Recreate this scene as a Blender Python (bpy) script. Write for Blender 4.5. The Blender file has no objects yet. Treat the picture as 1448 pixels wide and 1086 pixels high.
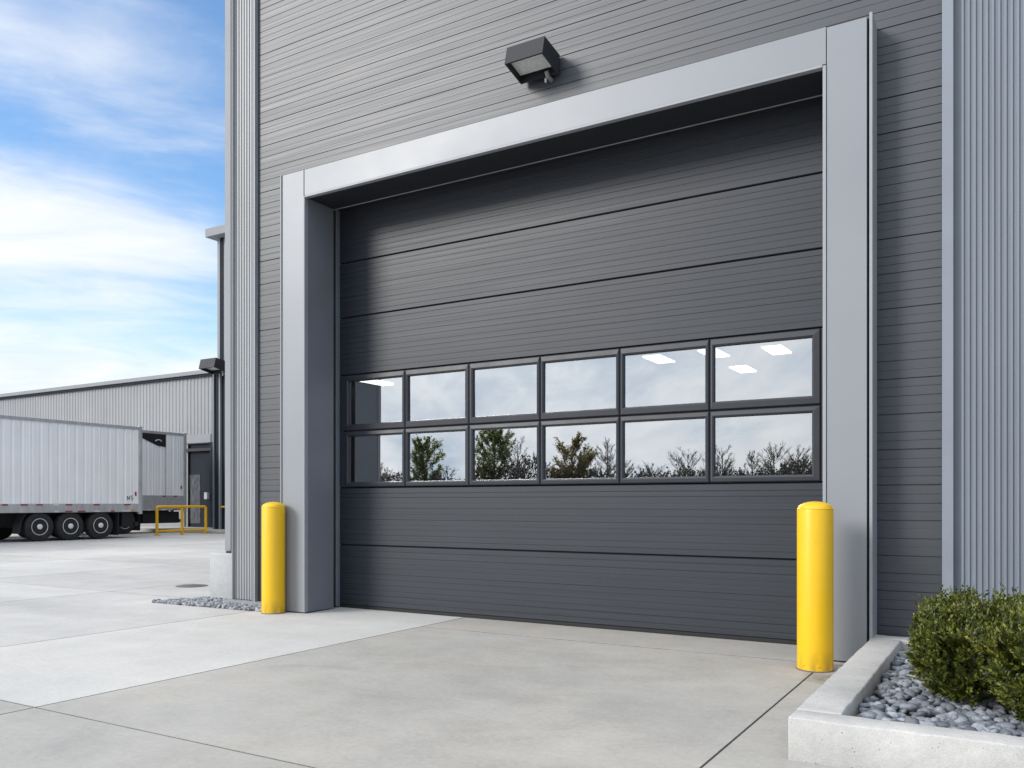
import bpy, bmesh, math, random
from mathutils import Vector, Matrix, noise as mnoise

sc = bpy.context.scene
COL = sc.collection
rnd = random.Random(7)

# ------------------------------------------------------------------ helpers
class MB:
    """collects geometry for ONE mesh object"""
    def __init__(self):
        self.v = []; self.f = []; self.m = []
    def add(self, vs, fs, mi=0):
        b = len(self.v)
        self.v.extend([tuple(p) for p in vs])
        for f in fs:
            self.f.append(tuple(b + i for i in f)); self.m.append(mi)
    def box(self, x0, x1, y0, y1, z0, z1, bev=0.0, mi=0, segs=2):
        bm = bmesh.new()
        bmesh.ops.create_cube(bm, size=1)
        for p in bm.verts:
            p.co = Vector(((x0+x1)/2 + p.co.x*(x1-x0), (y0+y1)/2 + p.co.y*(y1-y0), (z0+z1)/2 + p.co.z*(z1-z0)))
        if bev > 0:
            bmesh.ops.bevel(bm, geom=bm.edges[:], offset=bev, segments=segs, profile=0.5, affect='EDGES')
        self.take(bm, mi)
    def take(self, bm, mi=0, mat=None):
        bm.verts.ensure_lookup_table(); bm.verts.index_update()
        vs = [(mat @ p.co) if mat else p.co.copy() for p in bm.verts]
        self.add(vs, [[p.index for p in f.verts] for f in bm.faces], mi)
        bm.free()
    def tube(self, pts, rads, n=12, cap=True, mi=0):
        pts = [Vector(p) for p in pts]
        if not isinstance(rads, (list, tuple)): rads = [rads]*len(pts)
        b = len(self.v); up = None
        for i, p in enumerate(pts):
            if i == 0: t = pts[1]-pts[0]
            elif i == len(pts)-1: t = pts[-1]-pts[-2]
            else: t = (pts[i+1]-pts[i]).normalized() + (pts[i]-pts[i-1]).normalized()
            t.normalize()
            if up is None:
                a = Vector((0, 0, 1)) if abs(t.z) < .9 else Vector((1, 0, 0))
                s = t.cross(a).normalized()
            else:
                s = up - t*up.dot(t); s.normalize()
            up = s; w = t.cross(s)
            for k in range(n):
                an = 2*math.pi*k/n
                q = p + (s*math.cos(an)+w*math.sin(an))*rads[i]
                self.v.append(tuple(q))
        for i in range(len(pts)-1):
            for k in range(n):
                a = b+i*n+k; c = b+i*n+(k+1) % n
                self.f.append((a, c, c+n, a+n)); self.m.append(mi)
        if cap:
            self.f.append(tuple(b+k for k in reversed(range(n)))); self.m.append(mi)
            e = b+(len(pts)-1)*n
            self.f.append(tuple(e+k for k in range(n))); self.m.append(mi)
    def lathe(self, prof, axis='Z', c=(0, 0, 0), n=48, mi=0):
        """prof: (radius, height) list; rings joined; radius 0 closes"""
        b = len(self.v)
        for r, h in prof:
            for k in range(n):
                a = 2*math.pi*k/n
                x, y = r*math.cos(a), r*math.sin(a)
                if axis == 'Z': q = (c[0]+x, c[1]+y, c[2]+h)
                else: q = (c[0]+h, c[1]+x, c[2]+y)
                self.v.append(q)
        for i in range(len(prof)-1):
            for k in range(n):
                a = b+i*n+k; d = b+i*n+(k+1) % n
                self.f.append((a, d, d+n, a+n)); self.m.append(mi)
        self.f.append(tuple(b+k for k in reversed(range(n)))); self.m.append(mi)
        e = b+(len(prof)-1)*n
        self.f.append(tuple(e+k for k in range(n))); self.m.append(mi)
    def build(self, name, mats, parent=None, smooth=None, loc=None):
        me = bpy.data.meshes.new(name)
        v = self.v
        if parent is not None and loc is None:
            o3 = world_of(parent)
            v = [(p[0]-o3[0], p[1]-o3[1], p[2]-o3[2]) for p in v]
        me.from_pydata(v, [], self.f)
        if not isinstance(mats, (list, tuple)): mats = [mats]
        for m in mats: me.materials.append(m)
        if len(mats) > 1: me.polygons.foreach_set('material_index', self.m)
        bm = bmesh.new(); bm.from_mesh(me)
        bmesh.ops.recalc_face_normals(bm, faces=bm.faces); bm.to_mesh(me); bm.free()
        if smooth is not None:
            me.polygons.foreach_set('use_smooth', [True]*len(me.polygons))
            if smooth < 180: me.set_sharp_from_angle(angle=math.radians(smooth))
        me.update()
        o = bpy.data.objects.new(name, me); COL.objects.link(o)
        if parent is not None: o.parent = parent
        if loc is not None: o.location = loc
        return o

def world_of(o):
    p = Vector(o.location)
    while o.parent: o = o.parent; p += Vector(o.location)
    return p
def tag(o, label=None, cat=None, group=None, kind=None):
    if label: o['label'] = label
    if cat: o['category'] = cat
    if group: o['group'] = group
    if kind: o['kind'] = kind
    return o
def empty(name, loc, label=None, cat=None, group=None, parent=None):
    o = bpy.data.objects.new(name, None); COL.objects.link(o)
    o.empty_display_size = .2
    o.location = loc if parent is None else Vector(loc)-world_of(parent)
    if parent is not None: o.parent = parent
    return tag(o, label, cat, group)
def copy_tree(o, parent=None):
    c = o.copy(); COL.objects.link(c)
    if parent is not None: c.parent = parent
    for ch in list(o.children): copy_tree(ch, c)
    return c

# ------------------------------------------------------------------ materials
def nt(name):
    m = bpy.data.materials.new(name); m.use_nodes = True
    t = m.node_tree; b = t.nodes['Principled BSDF']
    return m, t, b
def N(t, typ, **kw):
    n = t.nodes.new(typ)
    for k, v in kw.items():
        if k.startswith('i_'):
            key = k[2:].replace('_', ' ')
            n.inputs[key].default_value = v
        else: setattr(n, k, v)
    return n
def L(t, a, b): t.links.new(a, b)
def coords(t, scale=(1, 1, 1), rot=(0, 0, 0), obj=False):
    tc = N(t, 'ShaderNodeTexCoord') if obj else N(t, 'ShaderNodeNewGeometry')
    mp = N(t, 'ShaderNodeMapping'); mp.inputs['Scale'].default_value = scale; mp.inputs['Rotation'].default_value = rot
    L(t, tc.outputs['Object' if obj else 'Position'], mp.inputs['Vector'])
    return mp.outputs['Vector']
def noise(t, vec, scale, detail=5, rough=.55, dist=0):
    n = N(t, 'ShaderNodeTexNoise'); n.inputs['Scale'].default_value = scale; n.inputs['Detail'].default_value = detail
    n.inputs['Roughness'].default_value = rough; n.inputs['Distortion'].default_value = dist
    L(t, vec, n.inputs['Vector']); return n.outputs['Fac']
def maprange(t, x, a, b, c, d):
    n = N(t, 'ShaderNodeMapRange'); n.inputs[1].default_value = a; n.inputs[2].default_value = b
    n.inputs[3].default_value = c; n.inputs[4].default_value = d
    L(t, x, n.inputs[0]); return n.outputs[0]
def mathn(t, op, a, b):
    n = N(t, 'ShaderNodeMath', operation=op)
    for i, x in enumerate((a, b)):
        if isinstance(x, (int, float)): n.inputs[i].default_value = x
        else: L(t, x, n.inputs[i])
    return n.outputs[0]
def mixc(t, fac, a, b, blend='MIX'):
    n = N(t, 'ShaderNodeMix', data_type='RGBA', blend_type=blend)
    if isinstance(fac, (int, float)): n.inputs[0].default_value = fac
    else: L(t, fac, n.inputs[0])
    for i, x in ((6, a), (7, b)):
        if isinstance(x, tuple): n.inputs[i].default_value = (*x[:3], 1)
        else: L(t, x, n.inputs[i])
    return n.outputs[2]
def bump(t, b, h, strength, dist):
    n = N(t, 'ShaderNodeBump'); n.inputs['Strength'].default_value = strength; n.inputs['Distance'].default_value = dist
    L(t, h, n.inputs['Height']); L(t, n.outputs[0], b.inputs['Normal'])
def scaled(c, k): return tuple(x*k for x in c)

def metal(name, col, rough=.45, metallic=0., var=.18, streak=(1, 1, 1), sscale=3., bumps=.0, spec=.5, obj=False, coat=0., wave=0.):
    m, t, b = nt(name)
    v = coords(t, streak, obj=obj)
    n1 = noise(t, v, sscale, 6, .6)
    n2 = noise(t, coords(t, (1, 1, 1), obj=obj), .7, 4, .5)
    k = mathn(t, 'ADD', maprange(t, n1, .3, .7, -var, var), maprange(t, n2, .3, .7, -var*.6, var*.6))
    k = mathn(t, 'ADD', k, 1.0)
    mul = N(t, 'ShaderNodeVectorMath', operation='SCALE'); mul.inputs[0].default_value = col
    L(t, k, mul.inputs['Scale']); L(t, mul.outputs[0], b.inputs['Base Color'])
    L(t, maprange(t, n1, .25, .75, rough-.06, rough+.06), b.inputs['Roughness'])
    b.inputs['Metallic'].default_value = metallic
    b.inputs['Specular IOR Level'].default_value = spec
    b.inputs['Coat Weight'].default_value = coat
    if bumps > 0 or wave > 0:
        h = mathn(t, 'MULTIPLY', n1, bumps*.004)
        h = mathn(t, 'ADD', h, mathn(t, 'MULTIPLY', noise(t, coords(t, (.5, 1, 1)), 1.1, 2, .4), wave))
        bump(t, b, h, 1.0, 1.0)
    return m

def concrete(name, col, warm=None, rough=.85, big=.35, pit=.25, dark=.16, stain=0., holes=0., spot=None):
    m, t, b = nt(name)
    p = coords(t)
    nbig = noise(t, coords(t, (.5, 1.0, 1), (0, 0, .35)), big, 6, .62, .6)
    nmid = noise(t, p, 2.2, 7, .65)
    nfin = noise(t, p, 26, 5, .7)
    nspk = noise(t, p, 130, 3, .6)
    k = mathn(t, 'ADD', 1.0, maprange(t, nbig, .3, .7, -dark, dark*.8))
    k = mathn(t, 'ADD', k, maprange(t, nmid, .3, .7, -dark*.55, dark*.5))
    k = mathn(t, 'ADD', k, maprange(t, nfin, .3, .7, -.08, .08))
    k = mathn(t, 'ADD', k, maprange(t, nspk, .3, .7, -.10, .10))
    c0 = mixc(t, maprange(t, noise(t, coords(t, (1, 1, 1), (0, 0, 1)), .55, 4, .6), .42, .62, 0, 1), col, warm or col)
    if stain > 0:
        s = maprange(t, noise(t, coords(t, (1, 1.6, 1), (0, 0, .6)), 1.1, 8, .72, 1.2), .54, .72, 0, stain)
        c0 = mixc(t, s, c0, scaled(col, .62))
    if spot:
        dn = N(t, 'ShaderNodeVectorMath', operation='DISTANCE'); L(t, p, dn.inputs[0]); dn.inputs[1].default_value = spot
        sp = maprange(t, mathn(t, 'ADD', dn.outputs['Value'], maprange(t, nmid, .3, .7, -.12, .12)), .06, .24, .75, 0)
        c0 = mixc(t, mathn(t, 'MULTIPLY', sp, maprange(t, nfin, .35, .6, .4, 1)), c0, (.13, .10, .07))
    mul = N(t, 'ShaderNodeVectorMath', operation='SCALE')
    L(t, c0, mul.inputs[0]); L(t, k, mul.inputs['Scale']); L(t, mul.outputs[0], b.inputs['Base Color'])
    hole = None
    if holes > 0:
        vo = N(t, 'ShaderNodeTexVoronoi'); vo.inputs['Scale'].default_value = 48; vo.inputs['Randomness'].default_value = 1; L(t, p, vo.inputs['Vector'])
        sz = maprange(t, noise(t, p, 13, 3, .6), .45, .72, .0, .26)
        hole = mathn(t, 'MULTIPLY', mathn(t, 'LESS_THAN', vo.outputs['Distance'], sz), holes)
        k = mathn(t, 'MULTIPLY', k, mathn(t, 'SUBTRACT', 1.0, mathn(t, 'MULTIPLY', hole, .5)))
        L(t, k, mul.inputs['Scale'])
    b.inputs['Roughness'].default_value = rough
    b.inputs['Specular IOR Level'].default_value = .35
    h = mathn(t, 'ADD', mathn(t, 'MULTIPLY', nfin, .6), mathn(t, 'MULTIPLY', nspk, .5))
    if hole is not None: h = mathn(t, 'SUBTRACT', h, hole)
    bump(t, b, h, pit, .004)
    return m

M = {}
M['clad'] = metal('dark_cladding_paint', (.029, .033, .041), .50, 0, .10, (.2, 2, 20), 2.2, .03, spec=.85, wave=.008)
M['door'] = metal('door_paint', (.024, .028, .036), .47, 0, .12, (.2, 2, 22), 2.4, .03, spec=.5, wave=.008)
M['frame'] = metal('window_frame_paint', (.026, .029, .036), .45, 0, .08, (1, 1, 1), 4)
M['silver'] = metal('silver_frame_paint', (.235, .247, .265), .43, .0, .03, (.6, 1, .6), 1.2, spec=.6, wave=.006)
M['silver_edge'] = metal('silver_trim_edge', (.29, .30, .32), .5, .0, .04)
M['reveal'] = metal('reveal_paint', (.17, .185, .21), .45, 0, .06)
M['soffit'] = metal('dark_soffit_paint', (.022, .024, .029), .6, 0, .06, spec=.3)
M['trim'] = metal('wall_trim_paint', (.215, .24, .275), .5, .0, .04)
M['rib_blue'] = metal('ribbed_blue_grey_steel', (.195, .217, .25), .45, .05, .05, (6, 6, .25), 1.5)
M['rib_light'] = metal('fluted_light_grey_steel', (.31, .315, .32), .5, .05, .06, (8, 8, .25), 1.5)
M['post'] = metal('grey_post_paint', (.26, .268, .28), .55, 0, .05, spec=.3)
M['navy'] = metal('navy_paint_and_shade', (.014, .018, .027), .75, 0, .1, (1, 1, .3), 2, spec=.2)  # also stands for shade at the corner post and annex base
M['black'] = metal('black_rubber', (.012, .012, .013), .7, 0, .15)
M['lamp'] = metal('lamp_housing_paint', (.028, .029, .033), .6, 0, .1, spec=.3)
M['alu'] = metal('raw_aluminium', (.80, .80, .80), .4, .0, .08)
M['far'] = metal('far_warehouse_steel', (.28, .283, .29), .7, 0, .07, (6, 6, .2), 1.2)
M['coping'] = metal('roof_coping_metal', (.25, .255, .265), .6, 0, .05, spec=.3)
M['trailer'] = metal('white_trailer_skin', (.93, .92, .905), .5, 0, .05, (1, 2.5, .25), 1.3)
M['trailer_side'] = metal('trailer_rail_metal', (.50, .50, .50), .45, .3, .14, (1, 3, 1), 2)
M['chassis'] = metal('trailer_chassis_black', (.012, .012, .013), .65, 0, .2)
M['roof'] = metal('roof_membrane', (.3, .3, .3), .8, 0, .1)
M['inside'] = metal('interior_wall_panel', (.06, .063, .068), .8, 0, .08)

def rubber():
    m, t, b = nt('tyre_rubber')
    n1 = noise(t, coords(t, obj=True), 9, 5)
    L(t, mixc(t, maprange(t, n1, .4, .7, 0, 1), (.016, .016, .017), (.03, .029, .027)), b.inputs['Base Color'])
    b.inputs['Roughness'].default_value = .75
    return m
M['tyre'] = rubber()

def yellow(name, col, rough=.36):
    m, t, b = nt(name)
    p = coords(t, obj=True)
    n1 = noise(t, p, 3.5, 6, .6)
    n2 = noise(t, coords(t, (1, 1, .25), obj=True), 14, 5, .6)
    c = mixc(t, maprange(t, n1, .35, .7, 0, .35), col, scaled(col, .8))
    # scuffs and grime near the foot of the post
    s = N(t, 'ShaderNodeSeparateXYZ'); tc = N(t, 'ShaderNodeTexCoord'); L(t, tc.outputs['Object'], s.inputs[0])
    low = maprange(t, s.outputs['Z'], .0, .16, 1, 0)
    g = mathn(t, 'MULTIPLY', low, maprange(t, n2, .42, .62, 0, .55))
    c = mixc(t, g, c, (.16, .10, .03))
    sp = maprange(t, noise(t, p, 42, 3, .5), .73, .77, 0, .6)
    c = mixc(t, sp, c, (.20, .13, .04))
    L(t, c, b.inputs['Base Color'])
    L(t, maprange(t, n1, .3, .7, rough-.05, rough+.1), b.inputs['Roughness'])
    bump(t, b, noise(t, p, 60, 3, .5), .05, .002)
    return m
M['yellow'] = yellow('yellow_post_paint', (.80, .475, .006))
M['yellow_rail'] = yellow('yellow_rail_paint', (.86, .47, .006), .45)

M['conc_light'] = concrete('concrete_light', (.505, .493, .468), (.515, .498, .468), dark=.13, stain=.12)
M['conc_mid'] = concrete('concrete_mid', (.375, .36, .333), (.405, .38, .34), dark=.17, stain=.30, spot=(-1.12, 6.30, 0))
M['conc_dark'] = concrete('concrete_grey', (.365, .35, .325), (.39, .367, .33), dark=.17, stain=.25)
M['conc_apron'] = concrete('concrete_apron', (.385, .363, .333), (.405, .376, .337), dark=.14, stain=.25)
M['conc_yard'] = concrete('concrete_yard', (.46, .448, .428), (.47, .455, .43), dark=.15, stain=.14)
M['joint'] = concrete('joint_filler', (.16, .155, .15), dark=.3)
M['joint_pale'] = concrete('joint_sealant', (.50, .48, .45), dark=.3)
M['planter'] = concrete('precast_concrete', (.44, .43, .412), (.465, .453, .432), big=.9, pit=.9, dark=.20, stain=.22, holes=1.)
M['plinth'] = concrete('plinth_concrete', (.42, .42, .42), (.44, .44, .435), big=.9, pit=.5, dark=.08)
M['soil'] = concrete('planter_soil', (.05, .045, .04), dark=.3)
M['grass'] = concrete('rough_grass', (.07, .075, .035), (.09, .085, .045), dark=.4)

def stone(name, lo, hi):
    m, t, b = nt(name)
    g = N(t, 'ShaderNodeNewGeometry')
    n1 = noise(t, coords(t), 60, 5, .6)
    c = mixc(t, g.outputs['Random Per Island'], lo, hi)
    c = mixc(t, maprange(t, n1, .35, .7, 0, .5), c, scaled(lo, .8))
    L(t, c, b.inputs['Base Color']); b.inputs['Roughness'].default_value = .65
    bump(t, b, n1, .3, .004)
    return m
M['pebble'] = stone('blue_grey_pebble', (.085, .095, .112), (.36, .385, .42))
M['chip'] = stone('grey_stone_chip', (.08, .09, .11), (.50, .51, .53))

def leaf(name, stops, trans=.25):
    m, t, b = nt(name)
    g = N(t, 'ShaderNodeNewGeometry')
    r = N(t, 'ShaderNodeValToRGB')
    r.color_ramp.elements[0].position = 0; r.color_ramp.elements[0].color = (*stops[0][1], 1)
    r.color_ramp.elements[1].position = stops[-1][0]; r.color_ramp.elements[1].color = (*stops[-1][1], 1)
    for p, c in stops[1:-1]:
        e = r.color_ramp.elements.new(p); e.color = (*c, 1)
    n1 = noise(t, coords(t), 9, 3, .5)
    f = mathn(t, 'ADD', mathn(t, 'MULTIPLY', g.outputs['Random Per Island'], .62), maprange(t, n1, .3, .7, 0, .38))
    L(t, f, r.inputs[0]); L(t, r.outputs[0], b.inputs['Base Color'])
    b.inputs['Roughness'].default_value = .42
    b.inputs['Subsurface Weight'].default_value = 0
    tr = N(t, 'ShaderNodeBsdfTranslucent'); L(t, r.outputs[0], tr.inputs[0])
    mx = N(t, 'ShaderNodeMixShader'); mx.inputs[0].default_value = trans
    L(t, b.outputs[0], mx.inputs[1]); L(t, tr.outputs[0], mx.inputs[2])
    L(t, mx.outputs[0], t.nodes['Material Output'].inputs[0])
    return m
M['shrub'] = leaf('shrub_leaf', [(0, (.018, .028, .005)), (.45, (.050, .068, .009)), (.68, (.16, .175, .020)), (.90, (.27, .27, .035)), (1, (.30, .14, .02))])
M['tree_leaf'] = leaf('tree_leaf', [(0, (.13, .17, .04)), (.6, (.25, .28, .08)), (1, (.36, .36, .13))], .6)
M['tree_leaf_brown'] = leaf('tree_leaf_brown', [(0, (.20, .16, .06)), (.6, (.31, .25, .10)), (1, (.38, .31, .14))], .6)
M['bark'] = metal('bark', (.17, .15, .125), .9, 0, .3, (1, 1, .3), 8, obj=True)
M['twig'] = metal('dry_twig', (.25, .21, .17), .9, 0, .25, obj=True)

def glass():
    m, t, b = nt('reflective_pane_glass')
    t.nodes.remove(b)
    g = N(t, 'ShaderNodeBsdfGlossy'); g.inputs['Color'].default_value = (.93, .95, .96, 1); g.inputs['Roughness'].default_value = 0.0
    v = N(t, 'ShaderNodeBump'); v.inputs['Strength'].default_value = .010; v.inputs['Distance'].default_value = .02
    L(t, noise(t, coords(t), 1.4, 2, .4), v.inputs['Height']); L(t, v.outputs[0], g.inputs['Normal'])
    tr = N(t, 'ShaderNodeBsdfTransparent'); tr.inputs['Color'].default_value = (.80, .84, .86, 1)
    mx = N(t, 'ShaderNodeMixShader'); mx.inputs[0].default_value = .55
    L(t, tr.outputs[0], mx.inputs[1]); L(t, g.outputs[0], mx.inputs[2])
    L(t, mx.outputs[0], t.nodes['Material Output'].inputs[0])
    return m
M['glass'] = glass()
def dark_glass():
    m, t, b = nt('dim_dock_glazing')
    n1 = noise(t, coords(t, (3, 3, 1.2)), 2.5, 5, .6)
    L(t, mixc(t, maprange(t, n1, .35, .65, 0, 1), (.018, .022, .028), (.08, .088, .10)), b.inputs['Base Color'])
    b.inputs['Roughness'].default_value = .25
    return m
M['dark_glass'] = dark_glass()
def emit(name, col, s):
    m, t, b = nt(name)
    b.inputs['Base Color'].default_value = (.8, .8, .8, 1)
    b.inputs['Emission Color'].default_value = (*col, 1); b.inputs['Emission Strength'].default_value = s
    return m
M['tube'] = emit('lit_light_panel', (1, .94, .84), 2.6)
def lens():
    m, t, b = nt('lamp_lens_glass')
    n1 = noise(t, coords(t, obj=True), 30, 3)
    L(t, mixc(t, n1, (.45, .45, .43), (.85, .84, .80)), b.inputs['Base Color'])
    b.inputs['Roughness'].default_value = .12
    return m
M['lens'] = lens()
def flat(name, col, rough=.5):
    m, t, b = nt(name)
    n1 = noise(t, coords(t, obj=True), 25, 3)
    L(t, mixc(t, n1, scaled(col, .85), scaled(col, 1.1)), b.inputs['Base Color']); b.inputs['Roughness'].default_value = rough
    return m
M['red'] = flat('red_reflector', (.36, .03, .03), .3)
M['white'] = flat('white_marking', (.7, .7, .7))
M['amber'] = flat('amber_marker', (.75, .28, .03), .3)

# ------------------------------------------------------------------ camera
th = math.atan2(1432-724, 1194.)
cam = bpy.data.cameras.new('camera'); co = bpy.data.objects.new('camera', cam); COL.objects.link(co)
co.location = (0, 0, 1.25); co.rotation_euler = (math.pi/2, 0, th)
cam.sensor_width = 36; cam.lens = 1194/1448*36; cam.shift_y = (711-543)/1448
cam.clip_start = .05; cam.clip_end = 3000
sc.camera = co

# ------------------------------------------------------------------ light
EL = math.radians(25); AZ = math.atan2(.785, .62)
d = Vector((math.cos(AZ)*math.cos(EL), math.sin(AZ)*math.cos(EL), -math.sin(EL)))
sun = bpy.data.lights.new('sun', 'SUN'); sun.energy = 1.75; sun.angle = math.radians(20); sun.color = (1, .965, .92)
so = bpy.data.objects.new('sun', sun); COL.objects.link(so); so.rotation_euler = d.to_track_quat('-Z', 'Y').to_euler(); so.location = (-20, -25, 30)

w = bpy.data.worlds.new('World'); sc.world = w; w.use_nodes = True
t = w.node_tree; bg = t.nodes['Background']
sky = N(t, 'ShaderNodeTexSky', sky_type='NISHITA'); sky.sun_disc = False
sky.sun_elevation = EL; sky.sun_rotation = math.atan2(-d.x, -d.y) % (2*math.pi)
sky.air_density = 1.0; sky.dust_density = .6; sky.ozone_density = 2.5; sky.altitude = 100
hs = N(t, 'ShaderNodeHueSaturation'); hs.inputs['Saturation'].default_value = 1.12; hs.inputs['Value'].default_value = 1.08
L(t, sky.outputs[0], hs.inputs['Color'])
tc = N(t, 'ShaderNodeTexCoord'); sx = N(t, 'ShaderNodeSeparateXYZ'); L(t, tc.outputs['Generated'], sx.inputs[0])
den = mathn(t, 'ADD', mathn(t, 'MAXIMUM', sx.outputs['Z'], 0.0), .22)
cb = N(t, 'ShaderNodeCombineXYZ'); L(t, mathn(t, 'DIVIDE', sx.outputs['X'], den), cb.inputs[0]); L(t, mathn(t, 'DIVIDE', sx.outputs['Y'], den), cb.inputs[1])
mp = N(t, 'ShaderNodeMapping'); mp.inputs['Scale'].default_value = (.7, 1.4, 1); mp.inputs['Location'].default_value = (30.1, 9.4, 0)
mr = N(t, 'ShaderNodeMapping'); mr.inputs['Rotation'].default_value = (0, 0, math.radians(-50)); L(t, cb.outputs[0], mr.inputs['Vector'])
L(t, mr.outputs[0], mp.inputs['Vector'])
c1 = noise(t, mp.outputs[0], .95, 9, .56, .35)
c2 = noise(t, mp.outputs[0], 3.6, 7, .62, .5)
cf = mathn(t, 'ADD', mathn(t, 'MULTIPLY', c1, .68), mathn(t, 'MULTIPLY', c2, .32))
zw = mathn(t, 'ADD', sx.outputs['Z'], maprange(t, c1, .3, .7, -.055, .055))
cr = N(t, 'ShaderNodeValToRGB'); cr.color_ramp.interpolation = 'B_SPLINE'
st = [(0, 1.15), (.125, 1.15), (.165, .72), (.20, .72), (.265, 1.0), (.32, .88), (.36, .10), (.385, .30), (.43, .80), (.475, .22), (.56, .55), (.66, 1.1), (1, 1.2)]
cr.color_ramp.elements[0].position, cr.color_ramp.elements[1].position = 0, 1
for q in (0, 1): cr.color_ramp.elements[q].color = (*[st[-q][1]]*3, 1)
for p_, c_ in st[1:-1]:
    e_ = cr.color_ramp.elements.new(p_); e_.color = (c_, c_, c_, 1)
L(t, zw, cr.inputs[0])
cover = mathn(t, 'ADD', cr.outputs[0], maprange(t, cf, .3, .7, -.60, .60))
pd = N(t, 'ShaderNodeVectorMath', operation='DOT_PRODUCT'); L(t, tc.outputs['Generated'], pd.inputs[0]); pd.inputs[1].default_value = (.526, .851, 0)
cover = mathn(t, 'SUBTRACT', cover, mathn(t, 'MULTIPLY', maprange(t, pd.outputs['Value'], .03, .15, 0, .42), maprange(t, sx.outputs['Z'], .17, .26, 0, 1)))
gd = N(t, 'ShaderNodeVectorMath', operation='DOT_PRODUCT'); L(t, tc.outputs['Generated'], gd.inputs[0]); gd.inputs[1].default_value = (.20, -.98, 0)
cover = mathn(t, 'SUBTRACT', cover, maprange(t, gd.outputs['Value'], .78, .98, 0, .04))
mask = N(t, 'ShaderNodeMapRange', interpolation_type='SMOOTHSTEP')
for i, x in ((1, .08), (2, 1.28), (3, 0), (4, .97)): mask.inputs[i].default_value = x
L(t, cover, mask.inputs[0])
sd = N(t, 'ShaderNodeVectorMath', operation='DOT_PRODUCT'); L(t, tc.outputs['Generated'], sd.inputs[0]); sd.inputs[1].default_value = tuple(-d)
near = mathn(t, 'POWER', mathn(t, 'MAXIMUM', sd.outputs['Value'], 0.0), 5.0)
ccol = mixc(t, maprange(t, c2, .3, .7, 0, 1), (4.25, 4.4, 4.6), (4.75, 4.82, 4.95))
cs = N(t, 'ShaderNodeVectorMath', operation='SCALE'); L(t, ccol, cs.inputs[0]); L(t, mathn(t, 'ADD', maprange(t, near, 0, 1, .95, 1.5), maprange(t, sx.outputs['Z'], .54, .80, 0, 1.1)), cs.inputs['Scale'])  # clouds overhead, out of view, are brightened to light the ground
cl = N(t, 'ShaderNodeVectorMath', operation='MINIMUM'); L(t, hs.outputs[0], cl.inputs[0]); cl.inputs[1].default_value = (2.7, 3.5, 4.5)
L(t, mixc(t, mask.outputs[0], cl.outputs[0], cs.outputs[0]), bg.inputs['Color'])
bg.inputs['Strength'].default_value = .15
sc.view_settings.view_transform = 'Standard'; sc.view_settings.look = 'None'; sc.view_settings.gamma = 1
sc.view_settings.exposure = .66

# ------------------------------------------------------------------ ground
# big sheet
g = MB(); g.add([(-700, -700, -.03), (700, -700, -.03), (700, 700, -.03), (-700, 700, -.03)], [(0, 1, 2, 3)])
tag(g.build('ground', M['grass']), kind='structure')
XJ = [-80, -60, -40, -32, -28.5, -25, -21.4, -17.9, -14.5, -10.95, -7.55, -5.14, -1.266, 2.6, 6.5, 14, 24]
YJ = [-40, -30, -20, -12, -8, -4, -.6, 2.95, 6.87, 11.2, 15.5, 20, 26, 40]
conc = MB(); J = .003
def jr(i, j):   # which finish a slab has
    x = (XJ[i]+XJ[i+1])/2; y = (YJ[j]+YJ[j+1])/2
    if x < -7.55: return 4 if (i+j) % 2 else 0
    if x < -5.14: return 0 if 2.9 < y < 30 else 2
    if y > 6.87: return 3
    if y < 2.95: return 2
    return 1
# the left strip has joints in Y that the door bay does not share
def ylist(i):
    x = (XJ[i]+XJ[i+1])/2
    if x < -7.55: return [-40, -30, -20, -12, -8, -4, -.6, 2.95, 7.35, 11.2, 15.5, 20, 26, 40]
    if x < -5.14: return [-40, -30, -20, -12, -8, -4, -.6, 2.95, 11.2, 15.5, 20, 26, 40]
    return YJ
for i in range(len(XJ)-1):
    ys = ylist(i)
    for j in range(len(ys)-1):
        x = (XJ[i]+XJ[i+1])/2; y = (ys[j]+ys[j+1])/2
        if x < -7.55: mi = 4 if (i+j) % 3 else 0
        elif x < -5.14: mi = 0 if 2.9 < y < 30 else 2
        elif y > 6.87: mi = 3
        elif y < 2.95: mi = 2
        else: mi = 1
        a, b_, c, e = XJ[i]+J, XJ[i+1]-J, ys[j]+J, ys[j+1]-J
        k = .004
        conc.add([(a+k, c+k, 0), (b_-k, c+k, 0), (b_-k, e-k, 0), (a+k, e-k, 0),
                  (a, c, -.012), (b_, c, -.012), (b_, e, -.012), (a, e, -.012)],
                 [(0, 1, 2, 3)], mi)
        q_ = len(conc.v)-8
        for f_ in ((0, 4, 5, 1), (1, 5, 6, 2), (2, 6, 7, 3), (3, 7, 4, 0)):
            conc.f.append(tuple(q_+i_ for i_ in f_)); conc.m.append(5)
for x0, x1, y0, y1, mi in ((-80, 24, -40, 6.80, 5), (-80, -5.14, 6.8, 40, 5), (-5.14, -1.27, 6.80, 6.94, 6), (-5.14, 24, 6.94, 40, 5), (-1.27, 24, 6.8, 6.94, 5)):
    z = -.010 if mi == 5 else -.0035
    conc.add([(x0, y0, z), (x1, y0, z), (x1, y1, z), (x0, y1, z)], [(0, 1, 2, 3)], mi)
rj = random.Random(4); x = -5.13
while x < -1.36:
    x2 = min(x+rj.uniform(.05, .22), -1.35)
    wv_ = rj.uniform(.004, .008); y_ = 6.87+rj.uniform(-.002, .002)
    conc.add([(x, y_-wv_, .002), (x2, y_-wv_, .002), (x2, y_+wv_, .002), (x, y_+wv_, .002)], [(0, 1, 2, 3)], 6); x = x2+(rj.uniform(.0, .03) if rj.random() < .6 else 0)
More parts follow.
